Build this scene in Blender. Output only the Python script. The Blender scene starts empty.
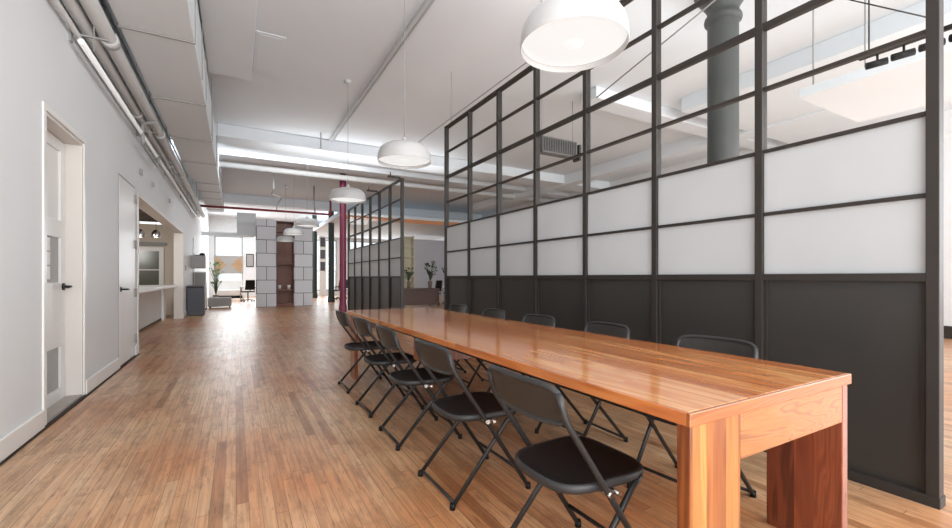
import bpy, math, random
from math import sin, cos, pi, radians as R
from mathutils import Vector, Matrix
random.seed(4)
S = bpy.context.scene
C = S.collection

# ---------------------------------------------------------------- camera
cam = bpy.data.cameras.new('camera')
camo = bpy.data.objects.new('camera', cam); C.objects.link(camo)
cam.sensor_width = 36; cam.lens = 16.19
cam.shift_y = 13 / 952
cam.clip_start = 0.05; cam.clip_end = 200
camo.location = (0, 0, 1.16)
camo.rotation_euler = (pi / 2, 0, -math.atan2(209.4, 373.2))
S.camera = camo

# ---------------------------------------------------------------- world, lights, exposure
w = bpy.data.worlds.new('sky'); S.world = w; w.use_nodes = True
wn = w.node_tree; wn.nodes.clear()
bg = wn.nodes.new('ShaderNodeBackground'); wo = wn.nodes.new('ShaderNodeOutputWorld')
bg.inputs[0].default_value = (0.93, 0.97, 1.0, 1); bg.inputs[1].default_value = 1.3
wn.links.new(bg.outputs[0], wo.inputs[0])
S.view_settings.view_transform = 'Standard'
S.view_settings.look = 'None'
S.view_settings.gamma = 1
S.view_settings.exposure = 0.07
S.view_settings.use_curve_mapping = False
S.cycles.max_bounces = 9
S.cycles.diffuse_bounces = 5
S.cycles.transparent_max_bounces = 16
S.cycles.sample_clamp_indirect = 6


def area(name, loc, target, sx, sy, power, col=(1, 1, 1)):
    l = bpy.data.lights.new(name, 'AREA'); l.shape = 'RECTANGLE'
    l.size = sx; l.size_y = sy; l.energy = power; l.color = col
    o = bpy.data.objects.new(name, l); C.objects.link(o); o.location = loc
    d = Vector(target) - Vector(loc)
    o.rotation_euler = d.to_track_quat('-Z', 'Y').to_euler()
    return o


area('back_window_fill', (1.6, -4.7, 2.4), (1.6, 0, 2.7), 5.2, 3.2, 370, (.97, .99, 1))  # area light added behind the camera, stands in for unseen window daylight
area('back_ceiling_fill', (.9, -2.4, .3), (.9, -1.2, 4.5), 4.2, 2.6, 230, (.97, .985, 1))  # added fill brightening the ceiling; no such lamp in the hall
area('side_room_fill', (6.6, 3.0, .3), (6.6, 3.2, 4.5), 4.5, 8.0, 105, (.97, .985, 1))  # fill added out of sight behind the lower panels, lifts the neighbouring ceiling
area('partition_top_fill', (3.09, 3.7, 3.72), (3.09, 3.7, 4.5), 5.4, .12, 12, (.98, .99, 1))  # added strip washing the ceiling, not a fixture of the partition
area('far_partition_top_fill', (3.09, 11.2, 3.32), (3.09, 11.2, 4.5), 4.6, .12, 40, (.98, .99, 1))  # likewise added, brightens the ceiling above the farther partition
area('beam_back_fill', (.9, 11.97, 4.38), (.9, 18.5, 1.6), 4.0, .2, 72, (.98, .99, 1))  # strip added on the hidden side of the beam to light the piers
area('side_window_fill', (8.0, -4.7, 2.4), (8.0, 0, 2.8), 6.0, 3.4, 330, (.97, .99, 1))  # added fill for the neighbouring room, as daylight from unseen windows
area('daylight_far_windows', (0.4, 27.6, 2.1), (0.4, 20, 1.6), 3.0, 3.2, 150, (.93, .97, 1))
area('daylight_far_right_windows', (6.5, 29.5, 2.4), (6.5, 20, 1.6), 6.0, 3.4, 520, (.93, .97, 1))
area('right_side_fill', (11.5, -1.2, 2.4), (6, 4, 2.6), 6.0, 3.2, 430, (.92, .965, 1))  # added side fill out of view; the right wall has no windows
area('far_hall_fill', (4.0, 24.2, 4.4), (4.0, 24.2, 0), 10.0, 5.0, 420, (.97, .985, 1))  # invented fill behind the far beam, brightens the end of the hall
area('kitchen_fill', (-3.8, 9.8, 2.7), (-3.3, 12.0, 1.2), 1.4, 2.2, 150, (1, .97, .93))  # added only to brighten the kitchen interior, not a real ceiling panel
area('closet_fill', (-2.4, 5.6, 3.0), (-2.4, 5.6, 0), 1.0, 2.0, 25, (1, .98, .95))  # fill added to lift the room behind the glazed door


# ---------------------------------------------------------------- materials
def lin(c):
    if isinstance(c, (int, float)): c = (c, c, c)
    return tuple(((v / 255) / 12.92 if v / 255 <= .04045 else ((v / 255 + .055) / 1.055) ** 2.4) for v in c) + (1,)


def newmat(name):
    m = bpy.data.materials.new(name); m.use_nodes = True
    nt = m.node_tree; b = nt.nodes['Principled BSDF']
    return m, nt, b


def N(nt, t, **kw):
    n = nt.nodes.new(t)
    for k, v in kw.items(): setattr(n, k, v)
    return n


def math_(nt, op, a, b=None):
    n = nt.nodes.new('ShaderNodeMath'); n.operation = op
    for i, v in enumerate((a, b)):
        if v is None: continue
        if isinstance(v, (int, float)): n.inputs[i].default_value = v
        else: nt.links.new(v, n.inputs[i])
    return n.outputs[0]


def ramp(nt, fac, stops):
    n = nt.nodes.new('ShaderNodeValToRGB'); e = n.color_ramp.elements
    while len(e) < len(stops): e.new(0.5)
    for i, (p, c) in enumerate(stops):
        e[i].position = p; e[i].color = lin(c)
    nt.links.new(fac, n.inputs[0])
    return n.outputs[0]


def mixc(nt, fac, a, b, mode='MIX'):
    n = nt.nodes.new('ShaderNodeMix'); n.data_type = 'RGBA'; n.blend_type = mode
    for sock, v in ((n.inputs[0], fac), (n.inputs[6], a), (n.inputs[7], b)):
        if isinstance(v, (int, float)): sock.default_value = v
        elif isinstance(v, tuple): sock.default_value = v
        else: nt.links.new(v, sock)
    return n.outputs[2]


def plain(name, col, rough=.5, metal=0, vary=.05, scale=3.0, bump=0, bscale=60, coat=0, spec=.5):
    m, nt, b = newmat(name)
    tc = N(nt, 'ShaderNodeTexCoord')
    no = N(nt, 'ShaderNodeTexNoise'); no.inputs['Scale'].default_value = scale; no.inputs['Detail'].default_value = 4
    nt.links.new(tc.outputs['Object'], no.inputs['Vector'])
    c = lin(col)
    lo = tuple(v * (1 - vary) for v in c[:3]) + (1,); hi = tuple(min(1, v * (1 + vary)) for v in c[:3]) + (1,)
    nt.links.new(mixc(nt, no.outputs[0], lo, hi), b.inputs['Base Color'])
    b.inputs['Roughness'].default_value = rough; b.inputs['Metallic'].default_value = metal
    b.inputs['Coat Weight'].default_value = coat; b.inputs['Specular IOR Level'].default_value = spec
    if bump:
        n2 = N(nt, 'ShaderNodeTexNoise'); n2.inputs['Scale'].default_value = bscale
        nt.links.new(tc.outputs['Object'], n2.inputs['Vector'])
        bp = N(nt, 'ShaderNodeBump'); bp.inputs['Strength'].default_value = bump; bp.inputs['Distance'].default_value = .01
        nt.links.new(n2.outputs[0], bp.inputs['Height']); nt.links.new(bp.outputs[0], b.inputs['Normal'])
    return m


def emit(name, col, strength):
    m, nt, b = newmat(name)
    b.inputs['Base Color'].default_value = lin(120)
    b.inputs['Emission Color'].default_value = lin(col); b.inputs['Emission Strength'].default_value = strength
    b.inputs['Roughness'].default_value = .4
    return m


def floor_mat():
    m, nt, b = newmat('oak strip floor')
    tc = N(nt, 'ShaderNodeTexCoord'); sp = N(nt, 'ShaderNodeSeparateXYZ')
    nt.links.new(tc.outputs['Object'], sp.inputs[0])
    X, Y = sp.outputs[0], sp.outputs[1]
    W = .057
    xs = math_(nt, 'DIVIDE', X, W); xi = math_(nt, 'FLOOR', xs)
    wn1 = N(nt, 'ShaderNodeTexWhiteNoise', noise_dimensions='1D'); nt.links.new(xi, wn1.inputs['W'])
    off = math_(nt, 'MULTIPLY', wn1.outputs[0], 7.3)
    ys = math_(nt, 'DIVIDE', math_(nt, 'ADD', Y, off), 1.35); yi = math_(nt, 'FLOOR', ys)
    cb = N(nt, 'ShaderNodeCombineXYZ'); nt.links.new(xi, cb.inputs[0]); nt.links.new(yi, cb.inputs[1])
    wn2 = N(nt, 'ShaderNodeTexWhiteNoise', noise_dimensions='2D'); nt.links.new(cb.outputs[0], wn2.inputs['Vector'])
    base = ramp(nt, wn2.outputs[0], [(0, (176, 130, 92)), (.12, (208, 168, 128)), (.5, (216, 172, 132)), (.9, (222, 187, 149)), (1, (192, 140, 98))])
    mp = N(nt, 'ShaderNodeMapping'); mp.inputs['Scale'].default_value = (60, 2.2, 1)
    nt.links.new(tc.outputs['Object'], mp.inputs[0])
    g = N(nt, 'ShaderNodeTexNoise'); g.inputs['Scale'].default_value = 1.0; g.inputs['Detail'].default_value = 6
    nt.links.new(mp.outputs[0], g.inputs['Vector'])
    gr = ramp(nt, g.outputs[0], [(.3, 165), (.6, 255)])
    c1 = mixc(nt, .55, base, gr, 'MULTIPLY')
    # worn warm patches
    big = N(nt, 'ShaderNodeTexNoise'); big.inputs['Scale'].default_value = .55; big.inputs['Detail'].default_value = 3
    nt.links.new(tc.outputs['Object'], big.inputs['Vector'])
    fb = ramp(nt, big.outputs[0], [(.42, 0), (.66, 255)])
    c2 = mixc(nt, math_(nt, 'MULTIPLY', fb, .85), c1, mixc(nt, 1.0, c1, lin((238, 178, 116)), 'MULTIPLY'))
    # stains
    mp2 = N(nt, 'ShaderNodeMapping'); mp2.inputs['Scale'].default_value = (5.5, 1.7, 1)
    nt.links.new(tc.outputs['Object'], mp2.inputs[0])
    st = N(nt, 'ShaderNodeTexNoise'); st.inputs['Scale'].default_value = 1.6; st.inputs['Detail'].default_value = 9; st.inputs['Roughness'].default_value = .75
    nt.links.new(mp2.outputs[0], st.inputs['Vector'])
    sf = ramp(nt, st.outputs[0], [(.50, 0), (.64, 255)])
    c3 = mixc(nt, math_(nt, 'MULTIPLY', sf, .5), c2, lin((120, 84, 62)))
    gm = N(nt, 'ShaderNodeTexNoise'); gm.inputs['Scale'].default_value = 1.3; gm.inputs['Detail'].default_value = 8; gm.inputs['Roughness'].default_value = .7
    mp3 = N(nt, 'ShaderNodeMapping'); mp3.inputs['Scale'].default_value = (1.6, .8, 1); mp3.inputs['Location'].default_value = (3, 7, 0)
    nt.links.new(tc.outputs['Object'], mp3.inputs[0]); nt.links.new(mp3.outputs[0], gm.inputs['Vector'])
    gf = ramp(nt, gm.outputs[0], [(.47, 0), (.68, 255)])
    c3 = mixc(nt, math_(nt, 'MULTIPLY', gf, .36), c3, mixc(nt, 1.0, c3, lin((190, 168, 160)), 'MULTIPLY'))
    fine = N(nt, 'ShaderNodeTexNoise'); fine.inputs['Scale'].default_value = 1.0; fine.inputs['Detail'].default_value = 2
    mp4 = N(nt, 'ShaderNodeMapping'); mp4.inputs['Scale'].default_value = (75, 7, 1)
    nt.links.new(tc.outputs['Object'], mp4.inputs[0]); nt.links.new(mp4.outputs[0], fine.inputs['Vector'])
    ff = ramp(nt, fine.outputs[0], [(.62, 0), (.70, 255)])
    c3 = mixc(nt, math_(nt, 'MULTIPLY', ff, .55), c3, lin((112, 70, 44)))
    # gaps
    fx = math_(nt, 'FRACT', xs); gx = math_(nt, 'LESS_THAN', fx, .055)
    fy = math_(nt, 'FRACT', ys); gy = math_(nt, 'LESS_THAN', fy, .004)
    gap = math_(nt, 'MAXIMUM', gx, gy)
    gn = math_(nt, 'MULTIPLY', gap, .6)
    c4 = mixc(nt, gn, c3, lin((82, 52, 36)))
    nt.links.new(c4, b.inputs['Base Color'])
    rr = N(nt, 'ShaderNodeMapRange'); nt.links.new(st.outputs[0], rr.inputs[0])
    rr.inputs[1].default_value = .3; rr.inputs[2].default_value = .75; rr.inputs[3].default_value = .27; rr.inputs[4].default_value = .40
    nt.links.new(rr.outputs[0], b.inputs['Roughness'])
    b.inputs['Specular IOR Level'].default_value = .62
    bp = N(nt, 'ShaderNodeBump'); bp.inputs['Strength'].default_value = .3; bp.inputs['Distance'].default_value = .001
    h = math_(nt, 'SUBTRACT', 1.0, gap)
    nt.links.new(h, bp.inputs['Height']); nt.links.new(bp.outputs[0], b.inputs['Normal'])
    return m


def wood(name, stops, along, across, width, rough=.2, coat=.6, wav=1.0, swirl=0.0, seg=1.6, lines=0.0):
    """boards: laminated strips along one axis; colour from strip noise and stretched grain"""
    m, nt, b = newmat(name)
    tc = N(nt, 'ShaderNodeTexCoord'); sp = N(nt, 'ShaderNodeSeparateXYZ')
    nt.links.new(tc.outputs['Object'], sp.inputs[0])
    ax = {'x': 0, 'y': 1, 'z': 2}
    A, L = sp.outputs[ax[across]], sp.outputs[ax[along]]
    s = math_(nt, 'DIVIDE', A, width); i = math_(nt, 'FLOOR', s)
    wn = N(nt, 'ShaderNodeTexWhiteNoise', noise_dimensions='1D'); nt.links.new(i, wn.inputs['W'])
    ly = math_(nt, 'FLOOR', math_(nt, 'DIVIDE', math_(nt, 'ADD', math_(nt, 'ADD', L, 20.0), math_(nt, 'MULTIPLY', wn.outputs[0], 9 if seg < 5 else .1)), seg))
    cb = N(nt, 'ShaderNodeCombineXYZ'); nt.links.new(i, cb.inputs[0]); nt.links.new(ly, cb.inputs[1])
    wn2 = N(nt, 'ShaderNodeTexWhiteNoise', noise_dimensions='2D'); nt.links.new(cb.outputs[0], wn2.inputs['Vector'])
    mp = N(nt, 'ShaderNodeMapping')
    sc = [14, 14, 14]; sc[ax[along]] = 1.3 + swirl
    mp.inputs['Scale'].default_value = sc
    nt.links.new(tc.outputs['Object'], mp.inputs[0])
    cb2 = N(nt, 'ShaderNodeVectorMath'); cb2.operation = 'ADD'
    sc3 = N(nt, 'ShaderNodeVectorMath'); sc3.operation = 'SCALE'; sc3.inputs[3].default_value = 30
    nt.links.new(wn2.outputs[1], sc3.inputs[0])
    nt.links.new(mp.outputs[0], cb2.inputs[0]); nt.links.new(sc3.outputs[0], cb2.inputs[1])
    g = N(nt, 'ShaderNodeTexNoise'); g.inputs['Scale'].default_value = .55; g.inputs['Detail'].default_value = 3; g.inputs['Distortion'].default_value = .4
    nt.links.new(cb2.outputs[0], g.inputs['Vector'])
    # rings out of the smooth noise
    ring = math_(nt, 'ADD', math_(nt, 'MULTIPLY', math_(nt, 'SINE', math_(nt, 'MULTIPLY', g.outputs[0], 34 * wav)), .5), .5)
    g2 = N(nt, 'ShaderNodeTexNoise'); g2.inputs['Scale'].default_value = 4; g2.inputs['Detail'].default_value = 6
    nt.links.new(cb2.outputs[0], g2.inputs['Vector'])
    f = math_(nt, 'ADD', math_(nt, 'MULTIPLY', wn2.outputs[0], .5), math_(nt, 'ADD', math_(nt, 'MULTIPLY', ring, .28), math_(nt, 'MULTIPLY', g2.outputs[0], .24)))
    c = ramp(nt, f, stops)
    if lines:
        dk = math_(nt, 'MULTIPLY', math_(nt, 'POWER', ring, 5.0), lines)
        c = mixc(nt, dk, c, lin((84, 34, 16)))
    fx = math_(nt, 'FRACT', s); gx = math_(nt, 'MULTIPLY', math_(nt, 'LESS_THAN', fx, .02), .35)
    c = mixc(nt, gx, c, lin((90, 40, 20)))
    nt.links.new(c, b.inputs['Base Color'])
    b.inputs['Roughness'].default_value = rough; b.inputs['Coat Weight'].default_value = coat; b.inputs['Coat Roughness'].default_value = .08
    return m


def glass_mat(name, tint=(1, 1, 1, 1), refl=1.0):
    m = bpy.data.materials.new(name); m.use_nodes = True; nt = m.node_tree; nt.nodes.clear()
    out = N(nt, 'ShaderNodeOutputMaterial'); tr = N(nt, 'ShaderNodeBsdfTransparent'); gl = N(nt, 'ShaderNodeBsdfGlossy')
    tr.inputs[0].default_value = tint; gl.inputs['Roughness'].default_value = .02
    lw = N(nt, 'ShaderNodeLayerWeight'); lw.inputs[0].default_value = .5
    f = math_(nt, 'ADD', math_(nt, 'MULTIPLY', math_(nt, 'POWER', lw.outputs['Facing'], 5.0), .5 * refl), .02 * refl)
    mx = N(nt, 'ShaderNodeMixShader'); nt.links.new(f, mx.inputs[0]); nt.links.new(tr.outputs[0], mx.inputs[1]); nt.links.new(gl.outputs[0], mx.inputs[2])
    nt.links.new(mx.outputs[0], out.inputs[0])
    return m


def frosted_mat():
    m = bpy.data.materials.new('frosted glass film'); m.use_nodes = True; nt = m.node_tree; nt.nodes.clear()
    out = N(nt, 'ShaderNodeOutputMaterial'); d = N(nt, 'ShaderNodeBsdfDiffuse'); t = N(nt, 'ShaderNodeBsdfTranslucent'); g = N(nt, 'ShaderNodeBsdfGlossy')
    tc = N(nt, 'ShaderNodeTexCoord'); no = N(nt, 'ShaderNodeTexNoise'); no.inputs['Scale'].default_value = 1.2
    nt.links.new(tc.outputs['Object'], no.inputs['Vector'])
    c = ramp(nt, no.outputs[0], [(.2, (206, 209, 211)), (.8, (218, 220, 221))])
    nt.links.new(c, d.inputs[0]); nt.links.new(c, t.inputs[0]); g.inputs['Roughness'].default_value = .25
    m1 = N(nt, 'ShaderNodeMixShader'); m1.inputs[0].default_value = .5
    nt.links.new(d.outputs[0], m1.inputs[1]); nt.links.new(t.outputs[0], m1.inputs[2])
    m2 = N(nt, 'ShaderNodeMixShader'); m2.inputs[0].default_value = .04
    nt.links.new(m1.outputs[0], m2.inputs[1]); nt.links.new(g.outputs[0], m2.inputs[2]); nt.links.new(m2.outputs[0], out.inputs[0])
    return m


def block_mat():
    m, nt, b = newmat('painted block wall')
    tc = N(nt, 'ShaderNodeTexCoord'); sp = N(nt, 'ShaderNodeSeparateXYZ'); nt.links.new(tc.outputs['Object'], sp.inputs[0])
    cb = N(nt, 'ShaderNodeCombineXYZ'); nt.links.new(sp.outputs[0], cb.inputs[0]); nt.links.new(sp.outputs[2], cb.inputs[1])
    br = N(nt, 'ShaderNodeTexBrick'); nt.links.new(cb.outputs[0], br.inputs['Vector'])
    br.inputs['Scale'].default_value = 1; br.inputs['Brick Width'].default_value = .69; br.inputs['Row Height'].default_value = .52
    br.inputs['Mortar Size'].default_value = .011; br.offset = .5; br.offset_frequency = 2
    br.inputs['Color1'].default_value = lin((214, 216, 222)); br.inputs['Color2'].default_value = lin((204, 206, 212)); br.inputs['Mortar'].default_value = lin((70, 70, 74))
    nt.links.new(br.outputs[0], b.inputs['Base Color']); b.inputs['Roughness'].default_value = .7
    return m


M = {}
M['wall'] = plain('painted white wall', (222, 225, 227), .6, vary=.02, scale=.8, bump=.06, bscale=25)
M['trim'] = plain('white gloss trim', (228, 227, 224), .3, vary=.02)
M['door'] = plain('white door paint', (226, 226, 225), .33, vary=.02)
M['jamb'] = plain('warm grey jamb', (214, 209, 203), .4, vary=.02)
M['ceiling'] = plain('painted ceiling', (216, 222, 227), .8, vary=.035, scale=.9, bump=.1, bscale=14)
M['duct'] = plain('painted duct', (214, 220, 224), .6, vary=.03, scale=1.5)
M['seam'] = plain('duct seam', (150, 150, 148), .6)
M['pipe'] = plain('painted pipe', (196, 197, 197), .65, vary=.05, scale=4)
M['bright'] = plain('white conduit', (240, 240, 240), .5)
M['dark'] = plain('dark bronze steel', (50, 46, 43), .5, vary=.08, scale=5, spec=.3)
M['panel'] = plain('charcoal panel', (50, 49, 47), .34, vary=.06, scale=2, spec=.5)
M['black'] = plain('black plastic', (17, 17, 18), .55, vary=.08, scale=10, spec=.3)
M['backrest'] = plain('dark brown grey plastic', (44, 41, 38), .4, vary=.08, scale=8, spec=.4)
M['rim'] = plain('grey plastic rim', (48, 48, 49), .42, vary=.05, spec=.4)
M['steel'] = plain('charcoal tube', (44, 43, 43), .4, metal=.3, vary=.08)
M['chrome'] = plain('bright steel', (200, 200, 200), .25, metal=1)
M['lamp'] = plain('white enamel', (190, 190, 190), .35, vary=.01)
M['diff'] = emit('lamp diffuser', (255, 254, 252), .76)
M['bulb'] = emit('lamp centre', (255, 255, 252), .80)
M['downlight'] = emit('downlight', (255, 244, 220), 8)
M['red'] = plain('red paint', (132, 44, 52), .45, vary=.1)
M['magenta'] = plain('maroon paint', (108, 28, 60), .4, vary=.12, scale=2)
M['green'] = plain('dark green iron', (42, 54, 48), .5, vary=.1)
M['column'] = plain('grey green iron', (66, 68, 66), .55, vary=.1, scale=3)
M['block'] = block_mat()
M['counter'] = plain('pale counter front', (214, 213, 210), .5)
M['deepbrown'] = plain('deep brown wood', (70, 42, 34), .5, vary=.2, scale=4)
M['bin'] = plain('slate bin', (74, 76, 84), .5, vary=.04)
M['brown'] = plain('dark brown wood', (108, 62, 46), .45, vary=.2, scale=4)
M['beige'] = plain('beige wall', (214, 203, 188), .6, vary=.03)
M['kdark'] = plain('dark slatted wood', (92, 80, 70), .6, vary=.15)
M['cream'] = plain('cream shelf', (222, 218, 196), .5)
M['bluegrey'] = plain('blue grey wall', (196, 199, 208), .6, vary=.08, scale=1.5)
M['orange'] = plain('orange timber edge', (206, 140, 92), .5)
M['leaf'] = plain('dark leaf', (62, 78, 56), .5, vary=.35, scale=9)
M['leaf2'] = plain('green leaf', (120, 140, 96), .5, vary=.35, scale=9)
M['grey'] = plain('grey fabric', (158, 156, 154), .8, vary=.05)
M['grey2'] = plain('mid grey metal', (150, 150, 149), .5, vary=.04)
M['ventgrey'] = plain('vent grey', (100, 98, 96), .6)
M['white'] = plain('white laminate', (232, 232, 230), .35)
M['pot'] = plain('stone pot', (120, 110, 96), .7)
M['art'] = plain('ochre panel', (168, 136, 104), .6, vary=.3, scale=3)
M['darkgreen'] = plain('green grey glass', (98, 104, 94), .15, vary=.2, scale=2)
M['greypane'] = plain('grey obscured pane', (142, 142, 142), .25, vary=.08, scale=3)
M['paper'] = plain('white paper', (238, 238, 238), .6)
M['threshold'] = plain('worn sill', (176, 168, 160), .5, vary=.15, scale=6)
M['gap'] = plain('dark floor gap', (44, 38, 34), .7)
M['floor'] = floor_mat()
M['glass'] = glass_mat('clear glass', (.985, .99, .985, 1), .5)
M['frost'] = frosted_mat()
M['shop'] = glass_mat('window glass', (.97, .99, 1, 1), 1.0)
tstops = [(.10, (172, 94, 48)), (.40, (198, 118, 62)), (.62, (212, 138, 80)), (.85, (228, 168, 108))]
M['top'] = wood('table top wood', tstops, 'y', 'x', .105, rough=.2, coat=.65)
M['endgrain'] = wood('table end board wood', [(.15, (96, 42, 20)), (.5, (136, 70, 34)), (.85, (168, 100, 52))], 'x', 'y', .9, wav=1.6, seg=50, lines=.5, coat=.3, rough=.3)
M['legwood'] = wood('leg strip wood', [(.2, (108, 52, 22)), (.4, (146, 82, 36)), (.65, (174, 112, 56)), (.85, (192, 136, 72))], 'z', 'x', .034, wav=.9, seg=50, lines=.35, coat=.25, rough=.3)
M['legdark'] = wood('leg dark wood', [(.2, (84, 36, 20)), (.5, (130, 62, 36)), (.85, (168, 92, 56))], 'z', 'y', .075, wav=1.5, seg=50, lines=.45)
M['apron'] = wood('apron figured wood', [(.2, (96, 44, 20)), (.42, (142, 78, 38)), (.6, (160, 96, 48)), (.9, (174, 112, 60))], 'x', 'z', .9, wav=2.2, swirl=.9, seg=50, lines=.6, coat=.25, rough=.3)


# ---------------------------------------------------------------- mesh helpers
class MB:
    def __init__(s): s.v = []; s.f = []; s.sm = []

    def add(s, vs, fs, smooth=False):
        n = len(s.v); s.v += [tuple(v) for v in vs]
        for f in fs: s.f.append([n + i for i in f]); s.sm.append(smooth)
        return s

    def box(s, x0, x1, y0, y1, z0, z1):
        if x0 > x1: x0, x1 = x1, x0
        if y0 > y1: y0, y1 = y1, y0
        if z0 > z1: z0, z1 = z1, z0
        return s.add([(x0, y0, z0), (x1, y0, z0), (x1, y1, z0), (x0, y1, z0), (x0, y0, z1), (x1, y0, z1), (x1, y1, z1), (x0, y1, z1)],
                     [(0, 3, 2, 1), (4, 5, 6, 7), (0, 1, 5, 4), (1, 2, 6, 5), (2, 3, 7, 6), (3, 0, 4, 7)])

    def prism(s, pts, d):
        """closed polygon pts extruded by vector d"""
        n = len(pts); d = Vector(d)
        vs = [Vector(p) for p in pts] + [Vector(p) + d for p in pts]
        fs = [list(range(n))[::-1], list(range(n, 2 * n))] + [(i, (i + 1) % n, n + (i + 1) % n, n + i) for i in range(n)]
        return s.add(vs, fs)

    def tube(s, pts, r, seg=10, caps=True, closed=False):
        pts = [Vector(p) for p in pts]; rings = []; n = len(pts)
        prev = None
        for i, p in enumerate(pts):
            if closed: d = pts[(i + 1) % n] - pts[i - 1]
            else: d = pts[min(i + 1, n - 1)] - pts[max(i - 1, 0)]
            d.normalize()
            if prev is None:
                a = Vector((0, 0, 1)) if abs(d.z) < .9 else Vector((1, 0, 0))
                u = d.cross(a).normalized()
            else:
                u = (prev - d * prev.dot(d)).normalized()
            prev = u; v = d.cross(u)
            rr = r[i] if isinstance(r, (list, tuple)) else r
            rings.append([p + (u * cos(2 * pi * k / seg) + v * sin(2 * pi * k / seg)) * rr for k in range(seg)])
        vs = [q for ring in rings for q in ring]; fs = []
        for i in range(n if closed else n - 1):
            j = (i + 1) % n
            for k in range(seg):
                k2 = (k + 1) % seg
                fs.append((i * seg + k, i * seg + k2, j * seg + k2, j * seg + k))
        s.add(vs, fs, True)
        if caps and not closed:
            b = len(s.v) - len(vs)
            s.f.append([b + k for k in range(seg)][::-1]); s.sm.append(False)
            s.f.append([b + (n - 1) * seg + k for k in range(seg)]); s.sm.append(False)
        return s

    def lathe(s, prof, seg=48, c=(0, 0, 0)):
        vs = []; fs = []; n = len(prof)
        for r, z in prof:
            for k in range(seg):
                a = 2 * pi * k / seg
                vs.append((c[0] + r * cos(a), c[1] + r * sin(a), c[2] + z))
        for i in range(n - 1):
            for k in range(seg):
                k2 = (k + 1) % seg
                fs.append((i * seg + k, i * seg + k2, (i + 1) * seg + k2, (i + 1) * seg + k))
        return s.add(vs, fs, True)

    def build(s, name, mat, parent=None, bevel=0, seg=2, loc=None):
        me = bpy.data.meshes.new(name); me.from_pydata(s.v, [], s.f)
        for p, sm in zip(me.polygons, s.sm): p.use_smooth = sm
        me.validate(); me.update()
        me.materials.append(mat)
        o = bpy.data.objects.new(name, me); C.objects.link(o)
        if parent: o.parent = parent
        if loc: o.location = loc
        if bevel:
            b = o.modifiers.new('bevel', 'BEVEL'); b.width = bevel; b.segments = seg; b.limit_method = 'ANGLE'; b.angle_limit = R(40)
        return o


def arc(pts, rad, n=5):
    """round the inner corners of a polyline"""
    pts = [Vector(p) for p in pts]; out = [pts[0]]
    for i in range(1, len(pts) - 1):
        a, b, c = pts[i - 1], pts[i], pts[i + 1]
        r = min(rad, (a - b).length * .45, (c - b).length * .45)
        p, q = b + (a - b).normalized() * r, b + (c - b).normalized() * r
        for k in range(n + 1):
            t = k / n
            out.append(p * (1 - t) ** 2 + b * 2 * t * (1 - t) + q * t * t)
    out.append(pts[-1]); return out


def tag(o, label, cat=None, group=None, kind=None):
    if label: o['label'] = label
    if cat: o['category'] = cat
    if group: o['group'] = group
    if kind: o['kind'] = kind
    return o


def empty(name, loc=(0, 0, 0), rz=0):
    o = bpy.data.objects.new(name, None); C.objects.link(o); o.location = loc; o.rotation_euler = (0, 0, rz)
    o.empty_display_size = .1
    return o


def struct(o, label, cat=None):
    o['kind'] = 'structure'; o['label'] = label
    if cat: o['category'] = cat
    return o


def copy_tree(o, parent=None):
    c = o.copy(); C.objects.link(c)
    if parent: c.parent = parent
    for ch in list(o.children): copy_tree(ch, c)
    return c


# ================================================================ THE SETTING
CE = 4.57
XL = -1.29
XP = 3.09     # partition plane
XR = 11.7
YB, YF = -5.0, 30.0
struct(MB().box(-5.2, XR + .2, YB - .2, YF + .2, -.12, 0).build('floor', M['floor']), 'worn honey coloured narrow strip wood floor', 'floor')
struct(MB().box(-5.2, XR + .2, YB - .2, YF + .2, CE, CE + .15).build('ceiling', M['ceiling']), 'white painted ceiling high above the hall', 'ceiling')

# left wall with openings: (y0, y1, head)
TH = .2
wl = MB()
ops = [(4.52, 5.46, 2.45), (6.90, 7.90, 2.47), (8.10, 14.45, 2.42)]
y = YB
for a, b_, h in ops:
    wl.box(XL - TH, XL, y, a, 0, CE); wl.box(XL - TH, XL, a, b_, h, CE); y = b_
wl.box(XL - TH, XL, y, YF, 0, CE)
struct(wl.build('wall_left', M['wall']), 'long white painted wall on the left', 'wall')
# baseboards
bb = MB()
y = YB
for a, b_, h in ops:
    bb.box(XL, XL + .022, y, a - (.06 if a < 6 else 0.0), .012, .15); y = b_ + (.05 if a < 6 else 0)
bb.box(XL, XL + .022, 14.45, YF, .012, .15)
struct(bb.build('baseboard_left', M['trim'], bevel=.006), 'white baseboard along the left wall', 'baseboard')
gp = MB()
for a, b_ in ((YB, 8.1), (14.45, YF)): gp.box(XL, XL + .03, a, b_, 0.0, .012)
struct(gp.build('trim_2', M['gap']), 'dark gap strip at the foot of the left wall', 'trim')

# back wall with windows, right wall, far wall
bw = MB()
bw.box(-5.2, XR + .2, YB - .2, YB, 0, .6); bw.box(-5.2, XR + .2, YB - .2, YB, 4.1, CE)
for a, b_ in ((-5.2, -1.0), (4.3, 4.8), (11.2, XR + .2)): bw.box(a, b_, YB - .2, YB, .6, 4.1)
struct(bw.build('wall_back', M['wall']), 'white wall with tall windows behind the viewer', 'wall')
rw = MB()
rw.box(XR, XR + .2, YB, YF, 0, CE)
struct(rw.build('wall_right', M['wall']), 'white wall at the far right of the neighbouring room', 'wall')
struct(MB().box(XR - .03, XR, YB, YF, 0, .24).build('baseboard_right', M['panel'], bevel=.006), 'dark tall baseboard along the far right wall', 'baseboard')
fw = MB()
segs = [(-1.05, .35, .35, 3.5), (4.0, 5.6, .3, 3.5), (6.4, 9.4, .3, 3.5)]
x = XL - TH
for a, b_, z0, z1 in segs:
    fw.box(x, a, 28.2, 28.4, 0, CE); fw.box(a, b_, 28.2, 28.4, 0, z0); fw.box(a, b_, 28.2, 28.4, z1, CE); x = b_
fw.box(x, XR, 28.2, 28.4, 0, CE)
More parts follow.
